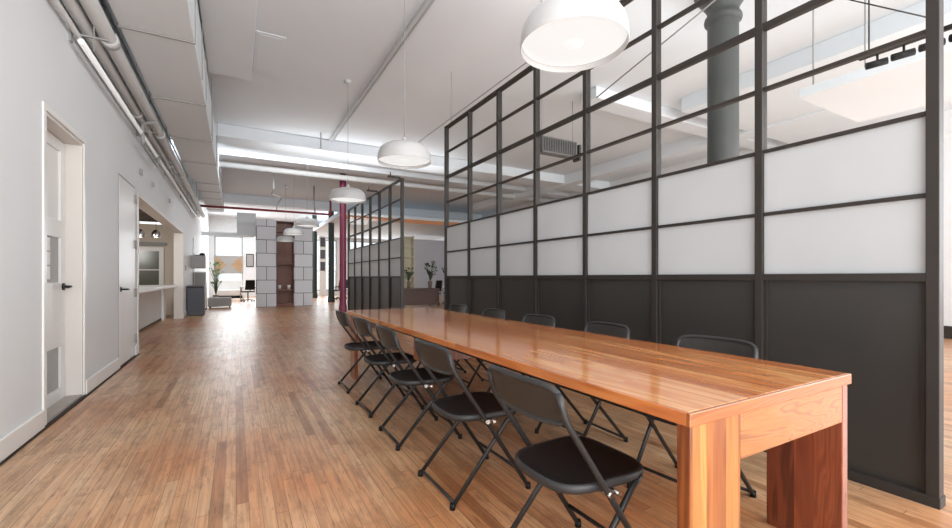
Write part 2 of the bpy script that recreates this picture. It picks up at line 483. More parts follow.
struct(fw.build('wall_far', M['wall']), 'white end wall with street windows', 'wall')
for i, (a, b_, z0, z1) in enumerate(segs):
    f = empty('window_%d' % (i + 1), ((a + b_) / 2, 28.25, z0))
    ww = (b_ - a) / 2; hh = z1 - z0
    fr = MB()
    for q in (-ww, ww - .06): fr.box(q, q + .06, -.06, .06, 0, hh)
    fr.box(-ww, ww, -.06, .06, 0, .07); fr.box(-ww, ww, -.06, .06, hh - .07, hh); fr.box(-ww, ww, -.05, .05, hh * .38, hh * .38 + .05)
    if ww > .8: fr.box(-.03, .03, -.05, .05, 0, hh)
    fr.build('window_frame', M['grey2'], f)
    MB().box(-ww + .04, ww - .04, -.005, .005, .05, hh - .05).build('pane', M['shop'], f)
    struct(f, 'tall street window in the far end wall, %s' % ['straight down the aisle', 'right of the block piers', 'beyond the partition gap'][i], 'window')

# cross beams under the ceiling
struct(MB().box(XL, XR, 11.05, 11.9, 4.29, CE).build('trim_3', M['ceiling'], bevel=.01), 'white ceiling beam crossing the hall', 'beam')
struct(MB().box(XL, XR, 13.2, 13.7, 4.42, CE).build('trim_4', M['ceiling'], bevel=.01), 'second thinner white ceiling beam behind the first', 'beam')
struct(MB().box(XL, XR, 20.2, 20.7, 4.2, CE).build('trim_5', M['ceiling'], bevel=.01), 'far white ceiling beam above the block piers', 'beam')
# neighbouring room: beams parallel with the partition and soffits
struct(MB().box(9.6, 10.0, YB, 18, 4.25, CE).build('trim_6', M['ceiling'], bevel=.01), 'white ceiling beam running through the neighbouring room', 'beam')
struct(MB().box(7.4, XR, 1.2, 5.2, 4.3, CE).build('trim_7', M['ceiling'], bevel=.01), 'deep white soffit beyond the partition', 'soffit')
struct(MB().box(5.6, XR, 5.6, 6.0, 4.36, CE).build('trim_8', M['ceiling'], bevel=.01), 'white cross beam seen through the partition glass', 'beam')
# lowered ceiling in the far part of the neighbouring room
lc = empty('trim_9', (7.6, 18, 3.55))
MB().box(-3.9, 4.1, 0, 10.2, .12, .3).build('soffit_board', M['ceiling'], lc)
MB().box(-3.9, 4.1, -.05, 0, 0, .16).build('fascia', M['orange'], lc)
struct(lc, 'lowered ceiling with an orange timber edge beyond the partition gap', 'soffit')

# ---------------------------------------------------------------- kitchen behind the left opening
struct(MB().box(-5.0, XL - TH, 16.0, 16.15, 0, 2.75).build('wall_kitchen_far', M['beige']), 'beige end wall of the kitchen seen through the wide opening', 'wall')
struct(MB().box(-5.1, -5.0, 7.95, 16.15, 0, 3.1).build('wall_kitchen_side', M['beige']), 'beige side wall of the kitchen', 'wall')
struct(MB().box(-5.0, XL - TH, 7.95, 8.08, 0, 3.1).build('wall_kitchen_near', M['beige']), 'wall between kitchen and closet', 'wall')
kc = MB().box(-5.0, XL - TH, 8.0, 16.1, 3.0, 3.08)
for k in range(14): kc.box(-5.0, XL - TH, 8.4 + k * .55, 8.5 + k * .55, 2.78, 3.0)
struct(kc.build('ceiling_kitchen', M['kdark']), 'dark slatted wood ceiling of the kitchen', 'ceiling')
# closet / room behind door 1
cl = MB().box(-3.2, XL - TH, 3.4, 3.5, 0, 3.1).box(-3.2, XL - TH, 7.9, 7.95, 0, 3.1).box(-3.3, -3.2, 3.4, 7.95, 0, 3.1)
struct(cl.build('wall_closet', M['wall']), 'white walls of the room behind the glazed door', 'wall')
# opening casing of kitchen
oc = MB().box(XL - TH - .01, XL + .012, 14.41, 14.455, 0, 2.38).box(XL - TH - .01, XL + .012, 8.09, 8.16, 0, 2.38).box(XL - TH - .01, XL + .012, 8.09, 14.455, 2.382, 2.43)
struct(oc.build('trim_10', M['jamb'], bevel=.005), 'pale casing around the wide kitchen opening', 'trim')

# ---------------------------------------------------------------- door 1, recessed, glazed
d1 = empty('door_1', (XL - .12, 4.99, .02))
cs = MB()
for a, b_ in ((-.53, -.475), (.475, .53)): cs.box(.122, .135, a, b_, 0, 2.43)
cs.box(.122, .135, -.53, .53, 2.432, 2.48)
cs.build('casing', M['trim'], d1)
jb = MB().box(-.08, .121, -.468, -.458, 0, 2.404).box(-.08, .121, .458, .468, 0, 2.404).box(-.08, .121, -.468, .468, 2.405, 2.428)
jb.build('door_jamb', M['jamb'], d1)
lf = MB()
lf.box(-.045, 0, -.455, -.34, .01, 2.40); lf.box(-.045, 0, .34, .455, .01, 2.40)
for a, b_ in ((.01, .12), (.50, 1.09), (1.50, 1.66), (2.30, 2.40)): lf.box(-.045, 0, -.34, .34, a, b_)
leaf = lf.build('door_leaf', M['door'], d1, bevel=.004)
tag(MB().box(-.03, -.018, -.34, .34, .12, .50).build('lower_pane', M['greypane'], leaf), 'grey obscured lower pane')
tag(MB().box(-.03, -.018, -.34, .34, 1.09, 1.50).build('middle_pane', M['greypane'], leaf), 'grey middle pane')
MB().box(-.03, -.018, -.34, .34, 1.66, 2.30).build('upper_pane', M['door'], leaf)
nb = MB()
for k in range(3): nb.box(-.018, -.012, -.12, .12, 1.12 + k * .125, 1.235 + k * .125)
nb.build('paper_notice', M['paper'], leaf)
hd = MB().tube([(0, .39, 1.05), (.012, .39, 1.05)], .033, 16).tube([(.01, .39, 1.05), (.055, .39, 1.05)], .012).tube(arc([(.055, .395, 1.05), (.06, .35, 1.05), (.058, .29, 1.045)], .01), .011)
hd.build('door_handle', M['steel'], d1)
MB().box(-.1, .12, -.47, .47, -.018, .012).build('threshold', M['threshold'], d1)
struct(d1, 'white recessed door with grey glass panes, nearest on the left wall', 'door')

# door 2, flush
d2 = empty('door_2', (XL, 7.40, .012))
MB().box(-.05, .006, -.485, .485, .012, 2.44).build('door_leaf', M['door'], d2, bevel=.004)
jb = MB().box(-.12, .004, -.499, -.489, 0, 2.445).box(-.12, .004, .489, .499, 0, 2.445).box(-.12, .004, -.499, .499, 2.446, 2.457)
jb.build('door_jamb', M['seam'], d2)
MB().tube([(.006, -.40, .99), (.016, -.40, .99)], .032, 16).tube([(.014, -.40, .99), (.065, -.40, .99)], .012).tube(arc([(.065, -.405, .99), (.068, -.36, .99), (.066, -.27, .985)], .01), .012).build('door_handle', M['steel'], d2)
for z in (.25, .92, 1.62, 2.28):
    MB().box(.004, .018, .455, .52, z - .06, z + .06).tube([(.02, .488, z - .06), (.02, .488, z + .06)], .011).build('hinge', M['grey2'], d2)
struct(d2, 'plain white flush door with lever handle and visible hinges', 'door')
# far slit door
d3 = empty('door_3', (XL, 17.9, .012))
MB().box(-.01, .02, -.3, .3, 0, 2.5).build('door_leaf', M['grey2'], d3)
struct(d3, 'narrow grey door far along the left wall', 'door')

# ================================================================ THE TABLE
TX0, TX1, TY0, TY1, TZ = 1.165, 2.24, .79, 5.28, .757
t = empty('long_table', ((TX0 + TX1) / 2, 3.0, 0))
def tb(x0, x1, y0, y1, z0, z1, name, mat, bevel=.004):
    ox, oy = (TX0 + TX1) / 2, 3.0
    return MB().box(x0 - ox, x1 - ox, y0 - oy, y1 - oy, z0, z1).build(name, mat, t, bevel)
tb(TX0, TX1, TY0 + .012, TY1, TZ - .042, TZ, 'table_top', M['top'], .003)
tag(tb(TX0, TX1, TY0, TY0 + .012, TZ - .042, TZ, 'end_board', M['endgrain'], .003), 'darker board capping the near end of the top')
tag(tb(1.18, 1.445, .80, .845, 0, TZ - .042, 'leg', M['legwood']), 'wide leg panel of light and dark strips')
tag(tb(2.18, 2.23, .80, 1.09, 0, TZ - .042, 'leg', M['legdark']), 'leg panel of dark red figured wood')
tag(tb(1.445, 2.18, .80, .84, .56, TZ - .042, 'apron', M['apron']), 'apron board with wavy grain')
tag(tb(1.185, 1.20, .86, 5.2, TZ - .058, TZ - .043, 'under_frame', M['black'], .001), 'black steel strip under the edge of the top')
tb(1.19, 2.20, 2.90, 3.10, .53, TZ - .042, 'apron', M['legdark'])
tb(1.17, 1.21, 4.89, 5.09, 0, TZ - .042, 'leg', M['legdark']); tb(2.19, 2.23, 4.89, 5.09, 0, TZ - .042, 'leg', M['legdark'])
tb(1.21, 2.20, 5.0, 5.04, .56, TZ - .042, 'apron', M['legdark'])
tag(t, 'very long glossy reddish wood communal table with slab legs', 'table')

# ================================================================ FOLDING CHAIRS
def chair_proto():
    """faces +x; origin on the floor under the seat middle"""
    r = empty('folding_chair')
    HW = .220
    # long tubes: back top to front foot
    for s in (-1, 1):
        p = arc([(-.262, s * (HW - .008), .785), (-.240, s * HW, .70), (-.045, s * HW, .415), (.225, s * HW, .012)], .06)
        MB().tube(p, .0115, 10).build('front_leg', M['steel'], r)
        p = arc([(.15, s * (HW - .025), .425), (.10, s * (HW - .025), .385), (-.235, s * (HW - .012), .012)], .04)
        MB().tube(p, .0115, 10).build('rear_leg', M['steel'], r)
        MB().tube([(-.043, s * (HW + .018), .412), (-.043, s * (HW - .04), .412)], .011, 10).tube([(.0, s * (HW + .01), .405), (.0, s * (HW - .04), .405)], .008, 8).build('hinge_bolt', M['chrome'], r)
        for q in (.225, -.235):
            hh = HW if q > 0 else HW - .012
            MB().tube([(q * 1.0, s * hh, .0), (q * .985, s * hh, .03)], .0155, 10).build('foot_cap', M['black'], r)
    MB().tube([(-.222, -.203, .028), (-.222, .203, .028)], .009, 8).build('rear_crossbar', M['steel'], r)
    MB().tube([(.165, -.215, .115), (.165, .215, .115)], .009, 8).build('front_crossbar', M['steel'], r)
    # seat: rounded trapezoid, dished, with rim
    def outline(k, n):
        # superellipse-like outline, wider at the front
        a = 2 * pi * k / n
        ca, sa = cos(a), sin(a)
        e = 2 / 4.2
        x = math.copysign(abs(ca) ** e, ca) * .205
        y_ = math.copysign(abs(sa) ** e, sa) * (.20 + .012 * x / .2)
        if ca < 0: x -= .02 * (1 - (y_ / .2) ** 2)
        return x + .012, y_
    n = 56
    def ring(sc, z, dish=0):
        return [(outline(k, n)[0] * sc, outline(k, n)[1] * sc, z + dish) for k in range(n)]
    vs = ring(.985, .413) + ring(1.0, .424) + ring(1.0, .437) + ring(.975, .445) + ring(.94, .443)
    for sc, z in ((.90, .437), (.75, .433), (.5, .430), (.2, .429)): vs += ring(sc, z)
    fs = []
    for i in range(8):
        for k in range(n): fs.append((i * n + k, i * n + (k + 1) % n, (i + 1) * n + (k + 1) % n, (i + 1) * n + k))
    fs.append([8 * n + k for k in range(n)]); fs.append([k for k in range(n)][::-1])
    m = MB(); m.add(vs[:5 * n], fs[:4 * n] + [fs[-1]], True); m.build('seat_rim', M['rim'], r)
    m = MB()
    m.add(vs[4 * n:], [tuple(q - 4 * n for q in f) for f in fs[4 * n:8 * n]] + [[4 * n + k for k in range(n)]], True); m.build('seat', M['black'], r)
    # backrest: curved panel bulging backwards, leaning
    def backpt(u, v, off):
        # u -1..1 across, v 0..1 up
        yy = u * .214
        lean = -.218 - .045 * v
        bow = -.030 * (1 - u * u)
        z = .668 + .138 * v
        return Vector((lean + bow + off * 1.0, yy, z + off * .25))
    NU, NV = 22, 8
    def shape(u, v):
        # round the corners of the panel
        vv = v * 2 - 1
        k = 5.0
        s_ = max(abs(u), abs(vv))
        if s_ < 1e-6: return 0, .5
        d = (abs(u) ** k + abs(vv) ** k) ** (1 / k)
        f = s_ / d
        return u * f, (vv * f + 1) / 2
    fr_, bk_ = [], []
    for j in range(NV + 1):
        for i in range(NU + 1):
            u, v = shape(-1 + 2 * i / NU, j / NV)
            fr_.append(backpt(u, v, .004)); bk_.append(backpt(u, v, -.006))
    W = NU + 1
    F = []
    for j in range(NV):
        for i in range(NU):
            a = j * W + i
            F.append((a, a + 1, a + W + 1, a + W))
    L = len(fr_)
    F2 = [tuple(L + q for q in f[::-1]) for f in F]
    per = [i for i in range(W)] + [j * W + NU for j in range(1, NV + 1)] + [NV * W + i for i in range(NU - 1, -1, -1)] + [j * W for j in range(NV - 1, 0, -1)]
    F3 = [(per[i], per[(i + 1) % len(per)], L + per[(i + 1) % len(per)], L + per[i]) for i in range(len(per))]
    MB().add(fr_ + bk_, [f[::-1] for f in F + F2 + F3], True).build('backrest', M['backrest'], r)
    pts = [(fr_[q] + bk_[q]) / 2 for q in per]
    MB().tube(pts, .011, 8, closed=True).build('backrest_rim', M['rim'], r)
    return r


proto = chair_proto()
left = [(1.165, 1.285, 0.0, 'black folding chair nearest the camera on the aisle side of the table'),
        (1.175, 2.13, 0.01, 'black folding chair on the aisle side, second from the camera, whole seat showing'),
        (1.185, 2.96, -0.02, 'black folding chair on the aisle side just before the table\'s middle leg'),
        (1.20, 3.72, 0.02, 'black folding chair on the aisle side just beyond the table\'s middle leg'),
        (1.21, 4.55, 0.0, 'black folding chair at the far end of the aisle side of the table')]
right = [(2.13, 1.44, .10, 'folding chair back nearest the camera, between table and dark partition panels'),
         (2.17, 2.33, -.03, 'folding chair on the partition side, second from the camera, its back rising above the table'),
         (2.14, 3.10, .03, 'folding chair on the partition side, in the middle of its row of five'),
         (2.17, 3.93, 0, 'folding chair on the partition side, second from the far end'),
         (2.18, 4.78, 0, 'folding chair on the partition side at the far end, near the partition gap')]
for i, (x, y, a, l) in enumerate(left + right):
    o = proto if i == 0 else copy_tree(proto)
    o.location = (x, y, 0); o.rotation_euler = (0, 0, a + (pi if i >= 5 else 0))
    tag(o, l, 'chair', 'folding chairs along the aisle side of the table' if i < 5 else 'folding chairs along the partition side of the table')

# ================================================================ GLAZED PARTITIONS
ROW = .418; RZ = 1.16
def partition(y0, npan, rows, label, near_post=.026):
    sp = .8235
    g = empty('glazed_partition', (XP, y0, 0))
    top = RZ + rows * ROW
    for i in range(npan + 1):
        w_ = near_post if i == 0 else .024
        MB().box(-.03, .036, i * sp - w_, i * sp + .024, 0, top + .02).build('post', M['dark'], g, bevel=.003)
    L = npan * sp
    MB().box(-.028, .04, 0, L, RZ - .025, RZ + .02).build('middle_rail', M['dark'], g, bevel=.003)
    MB().box(-.028, .04, 0, L, top - .015, top + .02).build('top_rail', M['dark'], g, bevel=.003)
    MB().box(-.036, .048, -.03, L + .02, 0, .055).build('bottom_rail', M['dark'], g, bevel=.003)
    for k in range(1, rows):
        th = .022 if (rows - k) == 2 else .011
        MB().box(-.022, .022, 0, L, RZ + k * ROW - th, RZ + k * ROW + th).build('glazing_bar', M['dark'], g, bevel=.002)
    for i in range(npan):
        a, b_ = i * sp + .024, (i + 1) * sp - .024
        MB().box(.005, .02, a, b_, .055, RZ - .025).build('lower_panel', M['panel'], g)
        fr = MB()
        fr.box(-.012, .02, a, a + .02, .055, RZ - .025).box(-.012, .02, b_ - .02, b_, .055, RZ - .025)
        fr.build('panel_bead', M['dark'], g)
        for k in range(rows):
            z0, z1 = RZ + k * ROW + .02, RZ + (k + 1) * ROW - .012
            o = MB().box(-.003, .003, a, b_, z0 - .006, z1 + .004).build('glass_pane', M['frost'] if k < 2 else M['glass'], g)
            if k < 2: o['label'] = 'frosted glass pane'
    tag(g, label, 'partition')
    return g
partition(.757, 7, 6, 'tall dark steel and glass partition beside the table, charcoal panels below')
partition(8.73, 6, 5, 'lower dark steel and glass partition farther down the hall, past the gap', .024)

# ================================================================ PENDANT LAMPS
def lamp_proto():
    r = empty('pendant_lamp')   # origin at the rim centre
    prof = [(.302, 0), (.306, .006), (.306, .03), (.303, .07), (.292, .115), (.268, .155), (.225, .187), (.16, .205), (.08, .213), (.03, .216)]
    inner = [(.024, .21), (.08, .206), (.158, .198), (.22, .18), (.262, .149), (.286, .112), (.297, .07), (.299, .03), (.299, .004), (.302, 0)]
    MB().lathe(prof + inner[:1] + inner[1:], 64).build('lamp_shade', M['lamp'], r)
    MB().lathe([(.001, .020), (.12, .021), (.22, .023), (.27, .027), (.297, .036)], 64).build('diffuser', M['diff'], r)
    b = MB().lathe([(.001, .010), (.04, .012), (.06, .021)], 24).build('bulb', M['bulb'], r)
    MB().lathe([(.03, .21), (.045, .215), (.045, .235), (.03, .25), (.02, .285), (.012, .29)], 24).build('cap', M['lamp'], r)
    MB().tube([(0, 0, .28), (0, 0, CE - 2.485 - .02)], .0035, 6).build('cord', M['grey2'], r)
    MB().lathe([(.001, CE - 2.485 - .045), (.05, CE - 2.485 - .04), (.06, CE - 2.485 - .005), (.06, CE - 2.485)], 24).build('canopy', M['lamp'], r)
    return r
lp = lamp_proto()
lamps = [(1.70, 1.88, 'large white dome pendant lamp at the top of the picture, nearest the camera'),
         (1.70, 4.72, 'white dome pendant lamp over the far half of the table'),
         (1.70, 7.58, 'white dome pendant lamp just beyond the table, third from the camera'),
         (1.63, 11.95, 'white dome pendant lamp fourth from the camera, largest of the distant overlapping three'),
         (1.60, 14.6, 'white dome pendant lamp in the middle of the distant overlapping three'),
         (1.62, 17.4, 'white dome pendant lamp farthest down the hall, in front of the brown cabinet')]
for i, (x, y, l) in enumerate(lamps):
    o = lp if i == 0 else copy_tree(lp)
    o.location = (x, y, 2.485); tag(o, l, 'lamp', 'white pendant lamps in a row down the hall')

# ================================================================ CEILING SERVICES
# rectangular duct
dt = empty('air_duct', (-.675, 0, 3.58))
segs_y = [-4.9, -2.1, -.25, 1.6, 3.43, 5.28, 7.13, 8.98, 10.8, 12.6]
for a, b_ in zip(segs_y[:-1], segs_y[1:]):
    MB().box(-.305, .305, a + .012, b_ - .012, 0, .62).build('duct_section', M['duct'], dt, bevel=.006)
for a in segs_y[1:-1]:
    MB().box(-.315, .315, a - .012, a + .012, -.012, .63).build('flange', M['seam'], dt)
MB().box(-.27, .27, 12.62, 19.9, .16, .5).build('end_section', M['duct'], dt, bevel=.006)
for k in range(5): MB().box(-.28, .28, 13.9 + k * 1.3, 13.93 + k * 1.3, .15, .51).build('flange', M['seam'], dt)
for k in range(8):
    for s in (-.318, .318):
        MB().tube([(s, -1 + k * 2.4, -.01), (s, -1 + k * 2.4, CE - 3.58)], .005, 6).build('hanger_rod', M['seam'], dt)
tag(dt, 'long white rectangular air duct with cross seams hung along the left wall', 'duct')
struct(MB().box(-.368, .215, YB, 7.75, 4.30, CE).build('trim_11', M['ceiling'], bevel=.008), 'broad white boxed soffit beside the air duct', 'soffit')
vd = empty('ceiling_vent', (.43, 7.3, 4.558))
MB().box(-.19, .2, -.66, .66, 0, .012).build('vent_box', M['duct'], vd, bevel=.01)
vf = MB()
vf.box(-.15, .16, -.6, .6, -.005, .0)
vf.build('face_plate', M['duct'], vd, bevel=.004)
tag(vd, 'square white air vent box on the ceiling beside the soffit', 'vent')

# pipes along the left wall, each one a thing
def pipe(name, pts, r, mat, label, cat='pipe', group=None, seg=12, couplings=()):
    o = MB().tube(arc(pts, max(r * 2, .05)), r, seg)
    for (p, q) in couplings: o.tube([p, q], r * 1.18, seg)
    o = o.build(name, mat); tag(o, label, cat, group); return o
cp = lambda x, z, ys: [((x, a, z), (x, a + .12, z)) for a in ys]
pipe('wall_pipe', [(-1.085, YB + .05, 3.50), (-1.085, 19.5, 3.50)], .066, M['pipe'], 'thickest pale pipe running beside the air duct', couplings=cp(-1.085, 3.5, (2.2, 5.4, 8.6, 11.8)))
pipe('wall_pipe', [(-1.215, YB + .05, 3.47), (-1.215, 19.2, 3.47)], .05, M['pipe'], 'medium pale pipe between the thick pipe and the wall', couplings=cp(-1.215, 3.47, (1.2, 4.4, 7.6, 10.8)))
pipe('wall_pipe', [(-1.24, YB + .05, 3.335), (-1.24, 18.6, 3.335)], .024, M['pipe'], 'thin grey conduit just below the two big pipes')
pipe('wall_pipe', [(-1.19, 5.0, 3.24), (-1.19, 19.0, 3.24)], .026, M['bright'], 'bright white conduit lowest of the pipes on the left wall')
pipe('wall_pipe', [(-1.0, 7.6, 3.38), (-1.17, 7.7, 3.36), (-1.17, 7.75, 3.08), (-1.17, 9.1, 3.06), (-1.17, 9.15, 3.30)], .022, M['grey2'], 'short grey pipe loop hanging below the wall pipes')
for y in (2.2, 5.1, 8.0, 10.9, 13.8, 16.7):
    b = empty('pipe_bracket', (XL, y, 3.38))
    MB().box(0, .27, -.012, .012, -.05, -.038).build('bracket_arm', M['seam'], b)
    MB().box(0, .015, -.03, .03, -.12, .14).build('wall_plate', M['grey2'], b)
    MB().tube([(.165, 0, -.17), (.165, 0, CE - 3.38)], .006, 6).build('threaded_rod', M['seam'], b)
    tag(b, 'steel bracket carrying the pipes on the left wall', 'bracket', 'pipe brackets along the left wall')
for i, (y, z) in enumerate(((8.3, 2.78), (9.4, 2.80), (11.6, 2.85))):
    o = MB().box(XL, XL + .03, y - .03, y + .03, z - .045, z + .045).build('junction_box', M['grey2'], bevel=.006)
    tag(o, ['small grey junction box above the flush door hinges', 'small grey junction box above the near corner of the kitchen opening', 'small grey junction box above the middle of the kitchen opening'][i], 'junction box')
pipe('duct_shadow_line', [(-1.008, YB + .1, 3.56), (-1.008, 12.4, 3.56)], .010, M['black'], 'black line standing for the shadow gap along the lower left edge of the air duct', 'cable')  # black tube drawn in place of the shadow gap beside the duct
# cross pipes
pipe('cross_pipe', [(XL + .02, 14.0, 4.33), (XR - .05, 14.0, 4.33)], .085, M['pipe'], 'pale round pipe crossing the hall under the ceiling', seg=16)
pipe('fire_pipe', [(-1.15, 17.75, 3.65), (3.3, 17.75, 3.65), (3.3, 17.75, 4.5)], .042, M['red'], 'dark red sprinkler pipe crossing the hall')
pipe('sprinkler_pipe', [(1.05, 15, 4.55), (1.05, 15, 3.95), (1.05, 15.9, 3.95), (1.35, 15.9, 3.85), (1.35, 17.75, 3.85), (1.35, 17.75, 3.70)], .024, M['pipe'], 'thin pale sprinkler branch looping down to the red pipe')
pipe('sprinkler_pipe', [(2.55, 16.9, 4.55), (2.55, 16.9, 3.9), (2.7, 17.7, 3.69)], .03, M['grey2'], 'short grey sprinkler drop by the right end of the red pipe')
pipe('ceiling_conduit', [(2.02, YB + .1, 4.53), (2.02, 11.0, 4.53)], .016, M['pipe'], 'thin ceiling conduit left of its twin above the table')
pipe('ceiling_conduit', [(2.10, YB + .1, 4.53), (2.10, 11.0, 4.53)], .016, M['pipe'], 'thin ceiling conduit right of its twin above the table')
sh = empty('ceiling_sprinkler', (1.75, 10.6, 4.25))
MB().tube([(0, 0, 0), (0, 0, .32)], .014, 8).build('drop_pipe', M['grey2'], sh)
MB().lathe([(.001, -.06), (.04, -.055), (.04, -.05), (.012, -.045), (.012, 0)], 16).build('deflector', M['grey2'], sh)
tag(sh, 'small sprinkler head in front of the first ceiling beam', 'sprinkler')
pipe('slim_cable', [(XP + .03, -.5, 3.80), (XP + .03, 8.0, 3.80)], .007, M['grey2'], 'thin cable stretched just above the tall partition', 'cable')
for i, y in enumerate((1.6, 4.0, 6.4)):
    o = MB().tube([(XP + .03, y, 3.69), (XP + .03, y, CE)], .005, 6).build('suspension_rod', M['grey2'])
    tag(o, 'thin rod tying the top of the tall partition to the ceiling', 'rod', 'ceiling rods of the tall partition')
for i, y in enumerate((8.9, 10.6, 12.2)):
    b = empty('tie_bracket', (XP, y, 3.27))
    MB().box(-.26, .02, -.015, .015, .02, .06).build('bracket_arm', M['dark'], b)
    MB().tube([(-.2, 0, .06), (-.2, 0, .14)], .012, 6).build('bolt', M['dark'], b)
    tag(b, 'dark tie bracket on top of the farther partition', 'bracket', 'tie brackets on the farther partition')

# ================================================================ COLUMNS
def col(name, x, y, r, mat, label, cap=False, top=CE):
    e = empty(name, (x, y, 0))
    MB().lathe([(r, 0), (r, top - .36 if cap else top)], 32).build('shaft', mat, e)
    MB().lathe([(r * 1.25, 0), (r * 1.25, .18), (r * 1.1, .24), (r, .3)], 32).build('base', mat, e)
    if cap:
        z = top - .45
        MB().lathe([(r, z), (r * 1.18, z + .02), (r * 1.22, z + .05), (r * 1.18, z + .08), (r * 1.02, z + .1), (r * 1.02, z + .15), (r * 1.1, z + .19), (r * 1.5, z + .29), (r * 1.85, z + .36), (r * 1.9, z + .45)], 32).build('capital', mat, e)
    tag(e, label, 'column')
col('iron_column', 4.98, 2.96, .163, M['column'], 'thick grey iron column with flared capital seen through the partition glass', True)
col('painted_column', 3.10, 14.55, .105, M['magenta'], 'maroon painted column at the end of the farther partition')
col('iron_column', 3.86, 20.6, .13, M['green'], 'dark green column just left of the maroon column')
col('iron_column', 3.80, 25.0, .13, M['green'], 'dark green column farthest down the hall, beside the block pier')

# ================================================================ FAR END OF THE HALL
tag(MB().box(0, .69, 0, .6, 0, 3.4).build('block_pier', M['block'], loc=(.69, 18.4, 0), bevel=.005), 'left pier of pale grey blocks, beside the brown cabinet', 'pier')
tag(MB().box(0, .69, 0, .6, 0, 3.4).build('block_pier', M['block'], loc=(2.03, 18.4, 0), bevel=.005), 'right pier of pale grey blocks, under the distant lamps', 'pier')
cb = empty('brown_cabinet', (1.705, 18.7, 0))
MB().box(-.323, -.29, -.15, .25, 0, 3.38).box(.29, .323, -.15, .25, 0, 3.38).box(-.29, .29, .21, .25, 0, 3.38).box(-.29, .29, -.15, .21, 3.34, 3.38).box(-.29, .29, -.15, .21, 0, .12).build('carcass', M['brown'], cb)
for z in (.62, 1.66, 2.95): MB().box(-.29, .29, -.14, .21, z, z + .06).build('shelf', M['brown'], cb)
MB().box(-.28, -.005, .0, .03, 1.74, 2.93).build('door', M['brown'], cb); MB().box(.005, .28, .0, .03, 1.74, 2.93).build('door', M['brown'], cb)
tag(cb, 'tall dark brown cabinet between the two block piers', 'cabinet')
for i, x in enumerate((1.52, 1.86)):
    o = MB().lathe([(.001, 0), (.05, 0), (.065, .16), (.058, .16), (.045, .02), (.001, .015)], 20).build('white_cup', M['white'], loc=(x, 18.66, .68))
    tag(o, ['white cup on the cabinet shelf, left one', 'white cup on the cabinet shelf, right one'][i], 'cup', 'cups in the brown cabinet')

struct(MB().box(.04, .73, 20.0, 20.2, 2.86, 3.8).build('trim_12', M['duct'], bevel=.006), 'small grey bulkhead box beside the left block pier', 'bulkhead')
struct(MB().box(XL, .73, 22.0, 22.2, 2.98, 3.14).build('trim_13', M['ceiling'], bevel=.006), 'thin grey beam across the far end of the aisle', 'beam')
e = empty('framed_picture', (.72, 28.19, 1.75))
MB().box(-.2, .2, -.03, 0, 0, .75).build('frame', M['black'], e); MB().box(-.16, .16, -.036, -.03, .05, .70).build('picture', M['grey'], e)
tag(e, 'small dark framed picture on the end wall right of the far window', 'picture')

# slate bin
b = empty('waste_bin', (-1.05, 15.5, 0))
MB().box(-.22, .22, -.24, .24, 0, .84).build('body', M['bin'], b, bevel=.03, seg=3)
MB().box(-.23, .23, -.25, .25, .84, .905).build('lid', M['bin'], b, bevel=.03, seg=3)
tag(b, 'dark slate rounded box bin by the left wall beyond the kitchen opening', 'bin')
# wall cupboard and stand
b = empty('wall_box', (XL + .002, 17.0, 1.45))
MB().box(0, .4, -.25, .25, 0, .42).build('body', M['grey'], b, bevel=.01)
MB().box(.05, .35, -.256, -.25, .06, .36).build('door', M['grey2'], b)
tag(b, 'grey box mounted on the left wall above the bin', 'wall box')
b = empty('side_cabinet', (-1.09, 18.2, 0))
MB().box(-.18, .18, -.3, .3, .05, 1.35).build('body', M['white'], b, bevel=.01)
MB().box(-.15, .15, -.312, -.3, .1, .65).build('door', M['grey2'], b); MB().box(-.15, .15, -.312, -.3, .7, 1.3).build('door', M['grey2'], b)
MB().box(-.17, .17, -.28, .28, 0, .05).build('plinth', M['black'], b)
tag(b, 'narrow white cabinet standing against the left wall behind the bin', 'cabinet')
b = empty('wall_speaker', (XL + .002, 18.6, 1.95))
MB().tube([(0, 0, 0), (.15, 0, 0)], .02).build('bracket', M['black'], b)
MB().lathe([(.001, -.1), (.08, -.07), (.1, 0), (.08, .07), (.001, .1)], 20, (.22, 0, 0)).build('body', M['black'], b)
tag(b, 'small round black speaker on the left wall', 'speaker')
# ottoman
b = empty('grey_ottoman', (-.52, 18.9, 0))
MB().box(-.38, .38, -.3, .3, .05, .39).build('cushion', M['grey'], b, bevel=.04, seg=3)
for sx in (-.32, .32):
    for sy in (-.24, .24): MB().tube([(sx, sy, 0), (sx, sy, .06)], .02).build('leg', M['black'], b)
tag(b, 'low grey upholstered ottoman at the end of the hall', 'ottoman')
# far sofa
b = empty('pale_sofa', (-.25, 25.6, 0))
MB().box(-.55, .55, -.35, .35, .22, .5).box(-.55, .55, .2, .38, .4, 1.0).build('body', M['white'], b, bevel=.04, seg=3)
MB().box(-.55, .55, -.37, -.2, .06, .2).build('base', M['black'], b)
MB().box(-.65, -.52, -.35, .35, 0, .65).build('armrest', M['white'], b, bevel=.03); MB().box(.52, .65, -.35, .35, 0, .65).build('armrest', M['white'], b, bevel=.03)
tag(b, 'pale sofa in front of the far window', 'sofa')
# patterned panel in the far window
b = empty('patterned_panel', (-.35, 28.178, 1.35))
MB().box(-.72, .72, -.02, .02, 0, 1.02).build('board', M['grey'], b)
for s in (-1, 1):
    MB().prism([(s * .1, -.03, .5), (s * .6, -.03, .98), (s * .7, -.03, .5), (s * .6, -.03, .04)], (0, .012, 0)).build('ochre_shape', M['art'], b)
tag(b, 'grey panel with two ochre shapes hung in the far window', 'panel')

